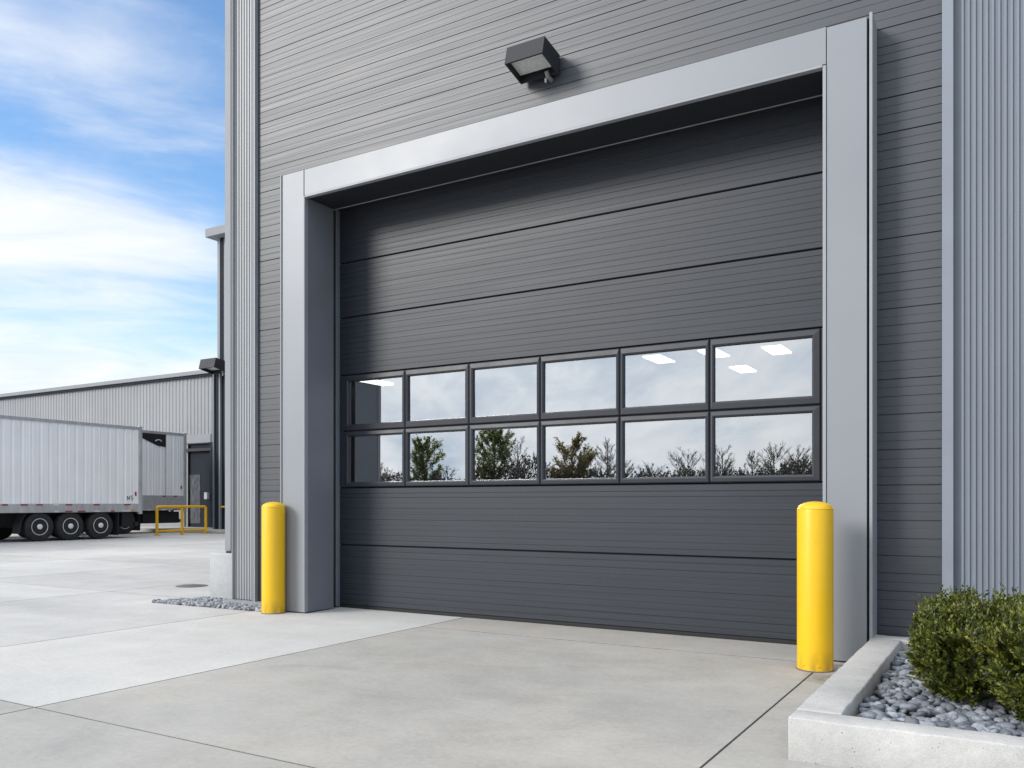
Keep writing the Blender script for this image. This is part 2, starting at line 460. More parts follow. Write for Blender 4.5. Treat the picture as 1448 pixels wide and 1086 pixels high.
tag(conc.build('concrete_yard', [M['conc_light'], M['conc_mid'], M['conc_dark'], M['conc_apron'], M['conc_yard'], M['joint'], M['joint_pale']]), kind='structure')

# ------------------------------------------------------------------ warehouse
WY = 7.25; TOP = 11.0
wh = empty('warehouse', (-3.9, 7.25, 0), 'tall dark grey panel-clad warehouse with big sectional door in a silver surround', 'warehouse')

def groove_profile(z0, z1, yb, major, minor, rng, dmaj=.016, wmaj=.013, dmin=.005, wmin=.008, mid=None, start=0., vary=False):
    """(y, z) list walking up a plank face with grooves"""
    prof = [(yb, z0)]
    z = z0 + start; k = 0
    per = int(round(major/minor))
    while True:
        z += minor; k += 1
        if z > z1-.02: break
        zz = z + rng.uniform(-.006, .006) if k % per else z
        if k % per == 0:
            q = rng.choice((.55, .75, 1., 1.3)) if vary else 1
            dd, ww = dmaj*q, wmaj*(.6+.4*q)
        elif mid and k % mid == 0: dd, ww = dmaj*.6, wmaj*.72
        else: dd, ww = dmin*rng.uniform(.35, 1.15), wmin*rng.uniform(.7, 1.15)
        prof += [(yb, zz-ww/2), (yb+dd, zz-ww*.18), (yb+dd, zz+ww*.18), (yb, zz+ww/2)]
    prof.append((yb, z1))
    return prof

# front cladding, one sheet with the door opening left out
prof = groove_profile(.0, TOP, WY, .278, .0695, rnd, mid=2, dmaj=.009, wmaj=.009, dmin=.0026, wmin=.006, vary=True)
xs = [-7.90, -7.10, -1.05, -.43]
m = MB()
for (y, z) in prof:
    for x in xs: m.v.append((x, y, z))
for r in range(len(prof)-1):
    for c in range(3):
        if c == 1 and prof[r][1] < 4.86: continue
        a = r*4+c
        m.f.append((a, a+1, a+5, a+4)); m.m.append(0)
m.build('wall_cladding', M['clad'], wh)

def ribs(x0, x1, y, z0, z1, pitch, depth, flat=.45):
    m = MB(); pts = []
    x = x0
    while x < x1-1e-6:
        p = pitch
        pts += [(x, y), (x+p*flat*.9, y), (x+p*.55, y+depth), (x+p*.86, y+depth)]
        x += p
    pts.append((x1, y))
    for (px, py) in pts: m.v += [(px, py, z0), (px, py, z1)]
    for i in range(len(pts)-1):
        a = 2*i; m.f.append((a, a+2, a+3, a+1)); m.m.append(0)
    return m
ribs(-8.30, -7.93, WY+.005, .06, TOP, .046, .012).build('corner_panel', M['rib_light'], wh)
ribs(-.335, 8, WY-.01, 0, TOP, .040, .014).build('ribbed_panel', M['rib_blue'], wh)
def part(name, mat, *boxes, parent=None, bev=.003):
    m = MB()
    for b in boxes: m.box(*b, bev=bev)
    return m.build(name, mat, parent or wh)
part('wall_trim', M['silver_edge'], (-7.945, -7.925, WY-.035, WY+.05, .05, TOP))
part('wall_trim', M['silver_edge'], (-7.905, -7.885, WY-.05, WY+.05, .05, TOP))
part('wall_trim', M['black'], (-7.925, -7.905, WY+.0, WY+.05, .05, TOP))
part('wall_trim', M['silver_edge'], (-8.318, -8.302, WY-.03, WY+.05, .05, TOP))
part('wall_trim', M['navy'], (-8.345, -8.318, WY+.0, WY+.30, .05, TOP), bev=0)
part('wall_trim', M['trim'], (-.462, -.385, WY-.06, WY+.02, 0, TOP))
part('wall_trim', M['reveal'], (-.385, -.335, WY+.0, WY+.06, 0, TOP))
part('base_flashing', M['post'], (-8.38, -7.20, WY-.10, WY+.0, .02, .055))
# corner post standing on its concrete plinth
part('corner_post', M['post'], (-8.765, -8.655, 7.50, 7.70, .63, TOP), bev=.004)
part('post_shade_plate', M['navy'], (-8.654, -8.63, 7.51, 7.70, .63, TOP), bev=0)  # navy sheet added to paint the post's shaded side
part('post_gap_shade', M['navy'], (-8.63, -8.335, 7.56, 7.62, .05, TOP))  # navy sheet filling the gap, its colour stands for the shade there
part('post_base_plate', M['lamp'], (-8.70, -8.59, 7.46, 7.72, .606, .63))
# shell
part('side_wall', M['clad'], (-8.60, -8.40, 7.64, 24.0, 0, TOP))
part('side_wall', M['clad'], (8.0, 8.2, 7.3, 24.0, 0, TOP))
part('rear_wall', M['clad'], (-8.4, 8.0, 23.8, 24.0, 0, TOP))
part('roof', M['roof'], (-8.85, 8.3, 7.15, 24.1, TOP, TOP+.25))
for b_ in ((-8.3, -7.0, 7.75, 7.85, 0, TOP), (-1.2, 7.9, 7.75, 7.85, 0, TOP), (-7.0, -1.2, 7.75, 7.85, 4.86, TOP)): part('inner_wall', M['inside'], b_, bev=0)
# silver surround
part('door_jamb', M['silver'], (-7.222, -6.885, 7.0, 7.24, .012, 5.010))
part('jamb_edge_trim', M['silver_edge'], (-7.238, -7.223, 6.985, 7.24, .012, 5.013))
part('door_jamb', M['silver'], (-1.262, -.968, 7.0, 7.24, .012, 5.000))
part('jamb_edge_trim', M['silver_edge'], (-.948, -.925, 6.985, 7.24, .012, 5.022))
part('jamb_seam', M['navy'], (-.967, -.949, 7.03, 7.24, .012, 5.0), bev=0)
part('jamb_edge_trim', M['silver_edge'], (-1.292, -1.266, 6.992, 7.06, .012, 4.705))
part('jamb_edge_trim', M['silver_edge'], (-6.883, -6.868, 6.994, 7.05, .012, 4.708))
part('door_header', M['silver'], (-6.875, -1.268, 7.0, 7.24, 4.716, 5.010))
part('door_header_edge', M['silver_edge'], (-6.866, -1.294, 6.993, 7.05, 4.694, 4.715))
# reveal: dark returns back to the door
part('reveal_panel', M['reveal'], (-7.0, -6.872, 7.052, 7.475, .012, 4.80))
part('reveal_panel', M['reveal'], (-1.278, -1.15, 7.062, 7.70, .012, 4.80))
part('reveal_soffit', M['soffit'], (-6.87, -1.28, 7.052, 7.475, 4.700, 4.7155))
part('soffit_edge_strip', M['post'], (-6.87, -1.28, 7.476, 7.488, 4.694, 4.730))
part('door_track', M['navy'], (-7.05, -6.975, 7.476, 7.70, .012, 4.86))
part('door_track', M['reveal'], (-6.975, -6.935, 7.60, 7.70, .012, 4.86))
part('track_edge_strip', M['trim'], (-6.944, -6.936, 7.588, 7.60, .012, 4.80), bev=.002)
part('head_seal', M['black'], (-6.935, -1.28, 7.489, 7.64, 4.74, 4.90))

# sectional door
DY = 7.65
door = empty('sectional_door', (-4.1, 7.65, 0), parent=wh)
SEAMS = [.035, .75, 1.43, 2.10, 2.768, 3.455, 4.11, 4.84]
DX0, DX1 = -6.935, -1.28
for k in (0, 1, 4, 5, 6):
    z0, z1 = SEAMS[k]+.0045, SEAMS[k+1]-.0045
    n = 11
    p = groove_profile(z0, z1, DY, 5, (z1-z0)/n, rnd, dmin=.0036, wmin=.007)
    p = [(DY+.03, z0-.0), (DY+.008, z0+.001)] + [(DY, z0+.007)] + p[1:-1] + [(DY, z1-.007), (DY+.008, z1-.001), (DY+.03, z1)]
    m = MB()
    for (y, z) in p: m.v += [(DX0, y, z), (DX1, y, z)]
    for i in range(len(p)-1):
        m.f.append((2*i, 2*i+1, 2*i+3, 2*i+2)); m.m.append(0)
    m.build('door_panel', M['door'], door)
for z0, z1 in ((.035, 1.42), (2.775, 4.84)):
    m = MB(); m.box(DX0, DX1, DY+.03, DY+.05, z0, z1); m.build('door_core', M['black'], door)
part('bottom_seal', M['black'], (DX0, DX1, DY+.005, DY+.045, .002, .038), parent=door)
PX = [(-6.785, -5.99), (-5.899, -5.127), (-5.017, -4.238), (-4.147, -3.35), (-3.26, -2.454), (-2.361, -1.503)]
PZ = [(1.497, 2.032), (2.182, 2.686)]
FZ = [(1.437, 2.097), (2.104, 2.762)]
xb = [-6.875] + [(PX[i][1]+PX[i+1][0])/2 for i in range(5)] + [-1.425]
for r in range(2):
    for c in range(6):
        x0, x1 = xb[c]+.002, xb[c+1]-.002; z0, z1 = FZ[r]
        i0, i1 = PX[c]; j0, j1 = PZ[r]
        loops = []
        def rect(a, b, c_, d_, y): return [(a, y, c_), (b, y, c_), (b, y, d_), (a, y, d_)]
        e = .010
        L3 = [rect(x0, x1, z0, z1, DY+.03), rect(x0, x1, z0, z1, DY-.004), rect(x0+e, x1-e, z0+e, z1-e, DY-.016),
              rect(i0-.020, i1+.020, j0-.020, j1+.020, DY-.020), rect(i0-.006, i1+.006, j0-.006, j1+.006, DY-.012), rect(i0, i1, j0, j1, DY+.004), rect(i0, i1, j0, j1, DY+.03)]
        m = MB()
        for lp in L3: m.v += lp
        for q in range(len(L3)-1):
            for s in range(4):
                a = q*4+s; b2 = q*4+(s+1) % 4
                m.f.append((a, b2, b2+4, a+4)); m.m.append(0)
        m.build('window_frame', M['frame'], door)
        tx, tz = rnd.uniform(-.0016, .0016), rnd.uniform(-.0012, .0012)
        pn = MB(); pn.add([(i0-.003, DY+.012-tx-tz, j0-.003), (i1+.003, DY+.012+tx-tz, j0-.003), (i1+.003, DY+.012+tx+tz, j1+.003), (i0-.003, DY+.012-tx+tz, j1+.003)], [(0, 1, 2, 3)])
        pn.build('window_pane', M['glass'], door)
part('end_stile', M['frame'], (DX0, -6.877, DY-.004, DY+.03, 1.437, 2.762), parent=door)
part('end_stile', M['frame'], (-1.423, DX1, DY-.004, DY+.03, 1.437, 2.762), parent=door)

# ceiling lights seen through the glass
def ceiling_light(x, y, z, label, k=1.):
    o = empty('ceiling_light', (x, y, z), label, 'ceiling light', 'lit ceiling lights inside the warehouse')
    m = MB(); m.box(x-.24*k, x+.24*k, y-.55*k, y+.55*k, z+.03, z+.12, .01); m.build('housing', M['white'], o)
    m = MB(); m.box(x-.21*k, x+.21*k, y-.52*k, y+.52*k, z, z+.03, .004); m.build('diffuser', M['tube'], o)
    for dy in (-.5*k, .5*k):
        m = MB(); m.tube([(x, y+dy, z+.12), (x, y+dy, TOP)], .008, 6); m.build('hanger', M['post'], o)
ceiling_light(-4.54, 19.26, 4.65, 'lit rectangular ceiling light, the highest and largest seen through the top right pane')
ceiling_light(-5.93, 21.59, 4.65, 'lit rectangular ceiling light, the lower one in the middle of the top right pane')
ceiling_light(-7.24, 19.07, 4.65, 'lit rectangular ceiling light seen through the fifth upper pane from the left')
ceiling_light(-5.88, 18.97, 4.65, 'lit rectangular ceiling light cut by the left edge of the top right pane')
ceiling_light(-7.95, 9.55, 2.985, 'warm lit light bar glowing at the top of the first upper pane', .5)

# ------------------------------------------------------------------ concrete plinth
m = MB(); m.box(-8.94, -8.455, 7.40, 7.95, -.01, .606, .022, segs=3)
tag(m.build('concrete_plinth', M['plinth'], smooth=30), 'pale square concrete block under the corner post of the warehouse', 'concrete block')

# ------------------------------------------------------------------ wall lamps
def wall_lamp(name, cx_, yw, zc, s, label):
    o = empty(name, (cx_, yw, zc), label, 'wall light', 'box shaped wall lights')
    def P(x, y, z): return (cx_+x*s, yw+y*s, zc+z*s)
    # hood: open box whose mouth looks down and outward
    W = .205
    A = [(-.33, .10), (-.375, -.075), (-.06, -.135), (-.02, .06)]   # (y, z): front top, front low, back low, back top
    m = MB()
    out = []; inn = []
    T = .012
    for x in (-W, W):
        out += [P(x, *p) for p in A]
    cy = sum(p[0] for p in A)/4; cz = sum(p[1] for p in A)/4
    for x in (-W+T, W-T):
        for p in A: inn.append(P(x, cy+(p[0]-cy)*.91, cz+(p[1]-cz)*.86 - (0.012 if p[1] < 0 else 0)))
    m.add(out+inn, [(0, 3, 7, 4), (0, 4, 5, 1), (3, 2, 6, 7), (0, 1, 2, 3), (4, 7, 6, 5),
                    (8, 12, 15, 11), (8, 9, 13, 12), (11, 15, 14, 10), (8, 11, 10, 9), (12, 13, 14, 15),
                    (1, 5, 13, 9), (5, 6, 14, 13), (6, 2, 10, 14), (2, 1, 9, 10)])
    m.build('housing', M['lamp'], o)
    m = MB()
    f = lambda x, u, dz: P(x, -.335+u*.245, -.022-u*.052+dz)
    m.add([f(-W+.018, .05, 0), f(W-.018, .05, 0), f(W-.018, .95, 0), f(-W+.018, .95, 0),
           f(-W+.018, .05, .008), f(W-.018, .05, .008), f(W-.018, .95, .008), f(-W+.018, .95, .008)],
          [(0, 1, 2, 3), (4, 7, 6, 5), (0, 4, 5, 1), (1, 5, 6, 2), (2, 6, 7, 3), (3, 7, 4, 0)])
    m.build('lens', M['lens'], o)
    m = MB(); m.box(*(cx_-.08*s, cx_+.08*s), yw-.022*s, yw-.001, zc-.10*s, zc+.06*s, .005*s)
    m.box(cx_-.03*s, cx_+.03*s, yw-.10*s, yw-.02*s, zc-.06*s, zc+.0*s, .004*s); m.build('bracket', M['lamp'], o, smooth=30)
    m = MB(); m.tube([P(.10, -.10, -.10), P(.10, -.07, -.14), P(.10, -.002, -.145)], .022*s, 14); m.build('conduit', M['post'], o, smooth=40)
    m = MB(); m.tube([P(.07, -.06, -.15), P(.07, -.06, -.185)], [.012*s, .009*s], 12); m.build('sensor', M['white'], o, smooth=40)
    return o
wall_lamp('wall_lamp', -3.955, WY, 5.50, 1.0, 'dark box floodlight fixed to the grey wall above the silver door header')

# ------------------------------------------------------------------ bollards
def bollard(x, y, label):
    o = empty('bollard', (x, y, 0), label, 'bollard', 'yellow steel bollards beside the door')
    r = .13
    m = MB(); m.lathe([(r, .004), (r, 1.198), (r-.001, 1.202)], c=(x, y, 0), n=56); m.build('post', M['yellow'], o, smooth=40)
    m = MB(); pr = [(r-.001, 1.2025), (r+.001, 1.205), (r-.005, 1.209)]
    for k in range(1, 8):
        a = k/8*math.pi/2
        pr.append(((r-.005)*math.cos(a), 1.209+.052*math.sin(a)))
    pr.append((.002, 1.2612)); m.lathe(pr, c=(x, y, 0), n=56); m.build('dome_cap', M['yellow'], o, smooth=50)
    m = MB(); m.lathe([(r+.006, .001), (r+.006, .006), (r+.001, .010)], c=(x, y, 0), n=56); m.build('base_seal', M['joint'], o, smooth=40)
    for a in (-2.05, -1.2):
        cxx, cyy = x+math.cos(a)*(r+.002), y+math.sin(a)*(r+.002)
        m = MB(); m.tube([(cxx-math.cos(a)*.008, cyy-math.sin(a)*.008, .045), (cxx+math.cos(a)*.005, cyy+math.sin(a)*.005, .045)], [.009, .006], 10)
        m.build('bolt', M['yellow_rail'], o, smooth=50)
bollard(-7.225, 6.87, 'smaller looking yellow bollard by the left door jamb and gravel strip')
bollard(-1.275, 6.61, 'larger looking yellow bollard between the right door jamb and the planter')

# ------------------------------------------------------------------ planter
pl = empty('planter', (.9, 5.7, 0), 'low pale concrete planter bed in front of the ribbed wall', 'planter')
PXa, PXb, PYa, PYb, PZt = -.94, 3.0, 4.215, 7.20, .21
def kerb(name, x0, x1, y0, y1):
    bm = bmesh.new(); bmesh.ops.create_cube(bm, size=1)
    for p in bm.verts: p.co = Vector(((x0+x1)/2+p.co.x*(x1-x0), (y0+y1)/2+p.co.y*(y1-y0), (PZt-.01)/2+p.co.z*(PZt+.01)))
    bmesh.ops.bevel(bm, geom=bm.edges[:], offset=.009, segments=2, profile=.5, affect='EDGES')
    ed = [e for e in bm.edges if e.calc_length() > .3]
    bmesh.ops.subdivide_edges(bm, edges=ed, cuts=40)
    for p in bm.verts:
        nz = mnoise.noise_vector(p.co*9)*.0035 + mnoise.noise_vector(p.co*31)*.0035
        p.co += nz
    m = MB(); m.take(bm); return m.build(name, M['planter'], pl, smooth=50)
kerb('front_kerb', PXa, PXb, PYa, 4.395)
kerb('side_kerb', PXa, -.725, 4.398, 7.0)
kerb('rear_kerb', PXa, PXb, 7.003, PYb)
m = MB(); m.add([(-.74, 4.38, .10), (3, 4.38, .10), (3, 7.02, .10), (-.74, 7.02, .10)], [(0, 1, 2, 3)]); m.build('soil_bed', M['soil'], pl)

def pebbles(name, mat, n, inside, size, zf, kind_label, sub=2, seed=3, flat_=(.45, .8)):
    rg = random.Random(seed); m = MB()
    protos = []
    for q in range(10):
        bm = bmesh.new(); bmesh.ops.create_icosphere(bm, subdivisions=sub, radius=1)
        off = Vector((q*7.3, q*2.1, 0)); sx_, sy_, sz_ = rg.uniform(.8, 1.25), rg.uniform(.65, .95), rg.uniform(*flat_)
        for p in bm.verts:
            k = 1+.34*mnoise.noise(p.co*1.2+off)+.16*mnoise.noise(p.co*2.9+off)
            p.co = Vector((p.co.x*sx_*k, p.co.y*sy_*k, p.co.z*sz_*k))
        bm.verts.ensure_lookup_table(); bm.verts.index_update()
        protos.append(([p.co.copy() for p in bm.verts], [[p.index for p in f.verts] for f in bm.faces])); bm.free()
    for _ in range(n):
        x, y = inside(rg)
        vs, fs = rg.choice(protos)
        s = rg.uniform(*size)
        R = Matrix.Rotation(rg.uniform(0, 6.28), 3, 'Z') @ Matrix.Rotation(rg.uniform(-.5, .5), 3, 'X')
        o = Vector((x, y, zf(rg, s)))
        m.add([R @ (p*s)+o for p in vs], fs)
    return tag(m.build(name, mat, smooth=180), kind='stuff')
pebbles('planter_pebbles', M['pebble'], 2900, lambda r: (r.uniform(-.70, 1.3), r.uniform(4.42, 6.98)), (.019, .043), lambda r, s: .112+r.uniform(0, .035), '', seed=5)
tri = [(-9.30, 6.80), (-8.95, 7.62), (-7.25, 7.22), (-7.2, 6.86)]
def in_strip(r):
    while True:
        x, y = r.uniform(-9.3, -7.22), r.uniform(6.8, 7.62)
        lo = 6.80+(x+9.3)*.03
        hi = 6.80+(x+9.3)*2.3
        top = 7.22 if x > -8.42 else 7.62
        if lo < y < min(hi, top): return x, y
pebbles('gravel_strip', M['chip'], 2600, in_strip, (.014, .030), lambda r, s: .004+r.uniform(0, .018), '', sub=1, seed=8, flat_=(.5, .9))
m = MB(); m.add([(-9.3, 6.80, .004), (-7.22, 6.862, .004), (-7.22, 7.24, .004), (-8.46, 7.62, .004), (-8.95, 7.62, .004)], [(0, 1, 2, 3, 4)])
tag(m.build('gravel_bed', M['soil']), kind='structure')

# ------------------------------------------------------------------ shrubs
def shrub(cx_, cy_, rx, ry, zb, zt, seed, n, label):
    rg = random.Random(seed)
    o = empty('evergreen_shrub', (cx_, cy_, zb), label, 'shrub', 'clipped evergreen shrubs in the planter')
    m = MB(); c = Vector((cx_, cy_, zb)); tips = []
    for k in range(16):
        a = rg.uniform(0, 6.28); rr = rg.uniform(.15, .8)
        tip = Vector((cx_+math.cos(a)*rx*rr, cy_+math.sin(a)*ry*rr, zb+(zt-zb)*rg.uniform(.45, .85)))
        mid = c.lerp(tip, .5)+Vector((rg.uniform(-.03, .03), rg.uniform(-.03, .03), -.02))
        m.tube([c+Vector((rg.uniform(-.04, .04), rg.uniform(-.04, .04), -.06)), mid, tip], [.010, .006, .002], 6)
        for q in range(4):
            p0 = mid.lerp(tip, rg.uniform(0, .8)); p1 = p0+Vector((rg.uniform(-.12, .12), rg.uniform(-.12, .12), rg.uniform(0, .1)))
            m.tube([p0, p1], [.004, .0015], 4)
    m.build('stems', M['bark'], o)
    m = MB(); H = (zt-zb)/2; cz = zb+H+.015
    def leaf_(p, d_, L_, W_, nrm):
        s = d_.cross(nrm).normalized(); nn = s.cross(d_).normalized()
        m.add([p, p+d_*L_*.45+s*W_*.5+nn*W_*.12, p+d_*L_-nn*W_*.15, p+d_*L_*.45-s*W_*.5+nn*W_*.12], [(0, 1, 2), (0, 2, 3)])
    for k in range(n):
        # boxy super-ellipsoid volume, mostly near its skin
        u = rg.uniform(-1, 1); a = rg.uniform(0, 6.28)
        ex = .42
        cp = math.copysign(abs(math.cos(a))**ex, math.cos(a)); sp = math.copysign(abs(math.sin(a))**ex, math.sin(a))
        hz = u; rad = (1-abs(hz)**6)**.5
        dirv = Vector((cp*rad, sp*rad, hz))
        sh = rg.uniform(.30, 1.0)**.35
        lump = 1+.13*mnoise.noise(dirv*2.3+Vector((seed, 0, 0)))+.09*mnoise.noise(dirv*5.5+Vector((0, seed, 0)))
        taper = .86+.14*min(1, (hz+1)*.9)
        p = Vector((cx_+dirv.x*rx*sh*lump*taper, cy_+dirv.y*ry*sh*lump*taper, cz+dirv.z*H*sh*(lump*.5+.5)))
        if p.z < zb+.03: continue
        gap = mnoise.noise(p*6.5+Vector((seed*3, 1, 2)))
        if gap < -.30: continue
        outw = Vector((dirv.x, dirv.y, dirv.z*.6)).normalized()
        ax = (outw*.75+Vector((0, 0, .75))+Vector((rg.uniform(-.6, .6), rg.uniform(-.6, .6), rg.uniform(-.5, .4)))).normalized()
        ln = rg.uniform(.04, .085)
        if u > .72 and rg.random() < .16: ln *= 1.7; ax = (ax*.4+Vector((0, 0, 1))).normalized()
        side = ax.orthogonal().normalized(); side.rotate(Matrix.Rotation(rg.uniform(0, 6.28), 3, ax))
        nl = rg.randint(8, 12)
        for q in range(nl):
            f = q/(nl-1)
            sgn = 1 if q % 2 else -1
            d2 = (ax*.8+side*sgn*(.85-.4*f)+Vector((rg.uniform(-.25, .25), rg.uniform(-.25, .25), rg.uniform(-.2, .25)))).normalized()
            leaf_(p+ax*ln*f, d2, rg.uniform(.022, .038)*(1.1-.35*f), rg.uniform(.010, .016), (outw+Vector((rg.uniform(-.7, .7), rg.uniform(-.7, .7), rg.uniform(-.2, .8)))).normalized())
    m.build('foliage', M['shrub'], o)
shrub(-.10, 5.56, .37, .50, .12, .645, 3, 7000, 'dense green evergreen shrub on pebbles, the left one beside the planter edge')
shrub(.33, 5.30, .44, .54, .12, .66, 9, 7500, 'dense green evergreen shrub on pebbles, the right one cut by the picture edge')

# ------------------------------------------------------------------ drain cover
o = empty('drain_cover', (-10.6, 8.45, 0), 'round dark drain cover in the pale concrete near the plinth', 'drain cover')
m = MB(); m.lathe([(.23, .002), (.23, .006), (.21, .008)], c=(-10.6, 8.45, 0), n=40); m.build('rim', M['joint'], o, smooth=40)
m = MB(); m.lathe([(.20, .003), (.20, .010), (.19, .012)], c=(-10.6, 8.45, 0), n=40)
for k in range(-2, 3): m.box(-10.6-.13, -10.6+.13, 8.45+k*.055-.012, 8.45+k*.055+.012, .012, .016)
m.build('lid', M['joint'], o, smooth=40)

# ------------------------------------------------------------------ trailers
def wheel_obj(name, parent, x, y, r, side):
    """one truck wheel: axle along X; side=+1 faces +X"""
    wv = empty(name, (x, y, r), parent=parent)
    m = MB()
    def ring(pr): return [(rr, side*hh) for rr, hh in pr]
    m.lathe(ring([(r*.56, .0), (r*.60, .015), (r*.80, .02), (r*.95, .005), (r*.99, -.03), (r, -.09), (r, -.20), (r*.985, -.25), (r*.9, -.29), (r*.56, -.29)]), axis='X', c=(x, y, r), n=44)
    m.build('tyre', M['tyre'], wv, smooth=35)
    m = MB()
    m.lathe(ring([(r*.565, -.012), (r*.575, .004), (r*.54, .008), (r*.50, -.03), (r*.44, -.075), (r*.30, -.07), (r*.275, -.05), (r*.19, -.045), (r*.18, .02), (r*.13, .035), (.002, .038)]), axis='X', c=(x, y, r), n=40)
    for k in range(10):
        a = 2*math.pi*k/10
        cy, cz = y+math.cos(a)*r*.37, r+math.sin(a)*r*.37
        m.tube([(x-side*.075, cy, cz), (x-side*.068, cy, cz)], r*.036, 10, mi=1)
    for k in range(10):
        a = 2*math.pi*(k+.5)/10
        cy, cz = y+math.cos(a)*r*.235, r+math.sin(a)*r*.235
        m.tube([(x-side*.05, cy, cz), (x-side*.015, cy, cz)], r*.03, 6)
    m.build('rim', [M['alu'], M['chassis']], wv, smooth=35)
    return wv
def corrugated(y0, y1, x, z0, z1, pitch, depth):
    m = MB(); pts = []; y = y0
    while y < y1-1e-6:
        pts += [(x, y), (x, min(y+pitch*.62, y1)), (x-depth, min(y+pitch*.72, y1)), (x-depth, min(y+pitch*.90, y1))]; y += pitch
    pts.append((x, y1))
    for (px, py) in pts: m.v += [(px, py, z0), (px, py, z1)]
    for i in range(len(pts)-1):
        a = 2*i; m.f.append((a, a+2, a+3, a+1)); m.m.append(0)
    return m
def trailer(X, Yr, length, label, zt=3.96, zb=1.22, wheels=(), detail=True):
    W = 2.6; Y0 = Yr-length
    o = empty('semi_trailer', (X-W/2, Yr-length/2, 0), label, 'trailer', 'white semi trailers backed up to the loading dock')
    m = MB(); m.box(X-W, X-.02, Y0+.02, Yr-.03, zb-.1, zt-.02, .02); m.build('cargo_box', M['trailer'], o, smooth=30)
    side = corrugated(Y0+.1, Yr-.11, X, zb, zt-.09, .30, .016)
    side.build('side_panel', M['trailer'], o)
    m = MB()
    y = Y0+.6
    while y < Yr-.3:
        m.box(X-.004, X+.010, y-.022, y+.022, zb+.01, zt-.10, .003); y += 1.2
    m.build('side_posts', M['trailer'], o)
    part('roof_rail', M['trailer_side'], (X-.06, X+.022, Y0, Yr, zt-.09, zt+.02), parent=o, bev=.01)
    part('side_rail', M['trailer_side'], (X-.06, X+.026, Y0, Yr-.02, .93, zb), parent=o, bev=.012)
    part('rear_post', M['trailer_side'], (X-.10, X+.030, Yr-.10, Yr+.03, .85, zt+.04), parent=o, bev=.01)
    part('rear_door', M['trailer'], (X-W+.05, X-.11, Yr-.02, Yr+.03, zb-.05, zt-.05), parent=o, bev=.01)
    for xx in (X-W+.7, X-.85): part('chassis_beam', M['chassis'], (xx, xx+.15, Y0+.2, Yr-.3, .62, 1.12), parent=o)
    rg = random.Random(int(abs(X)*7))
    y = Yr-.45
    k = 0
    while y > Yr-6.5:
        for zz, h in ((zb-.035, .05), (.965, .045)):
            if rg.random() < .62:
                L_ = rg.uniform(.12, .30)
                m = MB(); m.box(X+.0262, X+.030, y-L_, y, zz-h/2, zz+h/2)
                m.build('reflector', M['red'] if rg.random() < .7 else M['white'], o)
        y -= rg.uniform(.45, .75)
    part('marker_lamp', M['amber'], (X+.026, X+.05, Yr-.42, Yr-.30, .95, 1.0), parent=o)
    part('marker_lamp', M['red'], (X+.002, X+.02, Yr-.26, Yr-.20, zb+.28, zb+.42), parent=o)
    for yw in wheels:
        wheel_obj('wheel', o, X-.03, yw, .475, 1)
        wheel_obj('wheel', o, X-W+.03, yw, .475, -1)
        part('axle', M['chassis'], (X-W+.3, X-.3, yw-.06, yw+.06, .41, .53), parent=o)
    if wheels:
        y0 = wheels[0]
        m = MB(); pts = []
        for k in range(9):
            a = math.radians(100+k*9.5)
            pts.append((y0+math.cos(a)*.62, .475+math.sin(a)*.60))
        pts.append((y0-.66, .26))
        for (py, pz) in pts: m.v += [(X-.02, py, pz), (X-.45, py, pz)]
        for i in range(len(pts)-1): m.f.append((2*i, 2*i+1, 2*i+3, 2*i+2)); m.m.append(0)
        fo = m.build('fender', M['lamp'], o)
        sol = fo.modifiers.new('thick', 'SOLIDIFY'); sol.thickness = .02
        part('mud_flap', M['lamp'], (X-.55, X-.03, wheels[-1]+.66, wheels[-1]+.69, .12, .92), parent=o)
        part('mud_flap', M['lamp'], (X-W+.05, X-W+.5, wheels[-1]+.66, wheels[-1]+.69, .12, .92), parent=o)
        part('bogie_frame', M['chassis'], (X-W+.65, X-.65, wheels[0]-1.0, wheels[-1]+.9, .5, .95), parent=o)
        part('underride_guard', M['lamp'], (X-W+.15, X-.12, Yr-.16, Yr-.04, .42, .56), (X-.8, X-.7, Yr-.16, Yr-.06, .555, .95), (X-W+.7, X-W+.8, Yr-.16, Yr-.06, .555, .95), parent=o)
        part('tool_box', M['chassis'], (X-.75, X-.10, wheels[-1]+.85, Yr-.25, .40, .88), parent=o)
        part('landing_leg', M['chassis'], (X-.6, X-.48, Y0+2.4, Y0+2.52, 0, .95), parent=o)
        part('landing_leg', M['chassis'], (X-W+.48, X-W+.6, Y0+2.4, Y0+2.52, 0, .95), parent=o)
    return o
t1 = trailer(-27.0, 19.35, 13.0, 'white corrugated semi trailer nearest the camera with three chrome wheels showing', wheels=(15.68, 16.72, 17.80))
# small scribbled lettering low on the rear end of the side
m = MB()
for (a, b_) in (((18.66, 1.34), (18.66, 1.56)), ((18.66, 1.56), (18.80, 1.36)), ((18.80, 1.36), (18.80, 1.58)), ((18.90, 1.58), (19.02, 1.58)), ((18.90, 1.58), (18.90, 1.47)), ((18.90, 1.47), (19.02, 1.42)), ((19.02, 1.42), (18.90, 1.34))):
    q = lambda p: (-26.992, 18.9+(p[0]-18.84)*.62, 1.42+(p[1]-1.46)*.62)
    m.tube([q(a), q(b_)], .011, 5)
m.build('marking', M['chassis'], t1)
t2 = trailer(-30.5, 24.0, 13.0, 'white semi trailer with dark corner panel, half hidden behind the nearer trailer', zt=4.20, zb=1.56, wheels=(20.1, 21.15))
m = MB(); a = [(21.2, 4.10), (23.0, 4.10), (23.0, 3.58), (22.6, 3.62), (21.75, 3.95), (21.2, 4.02)]
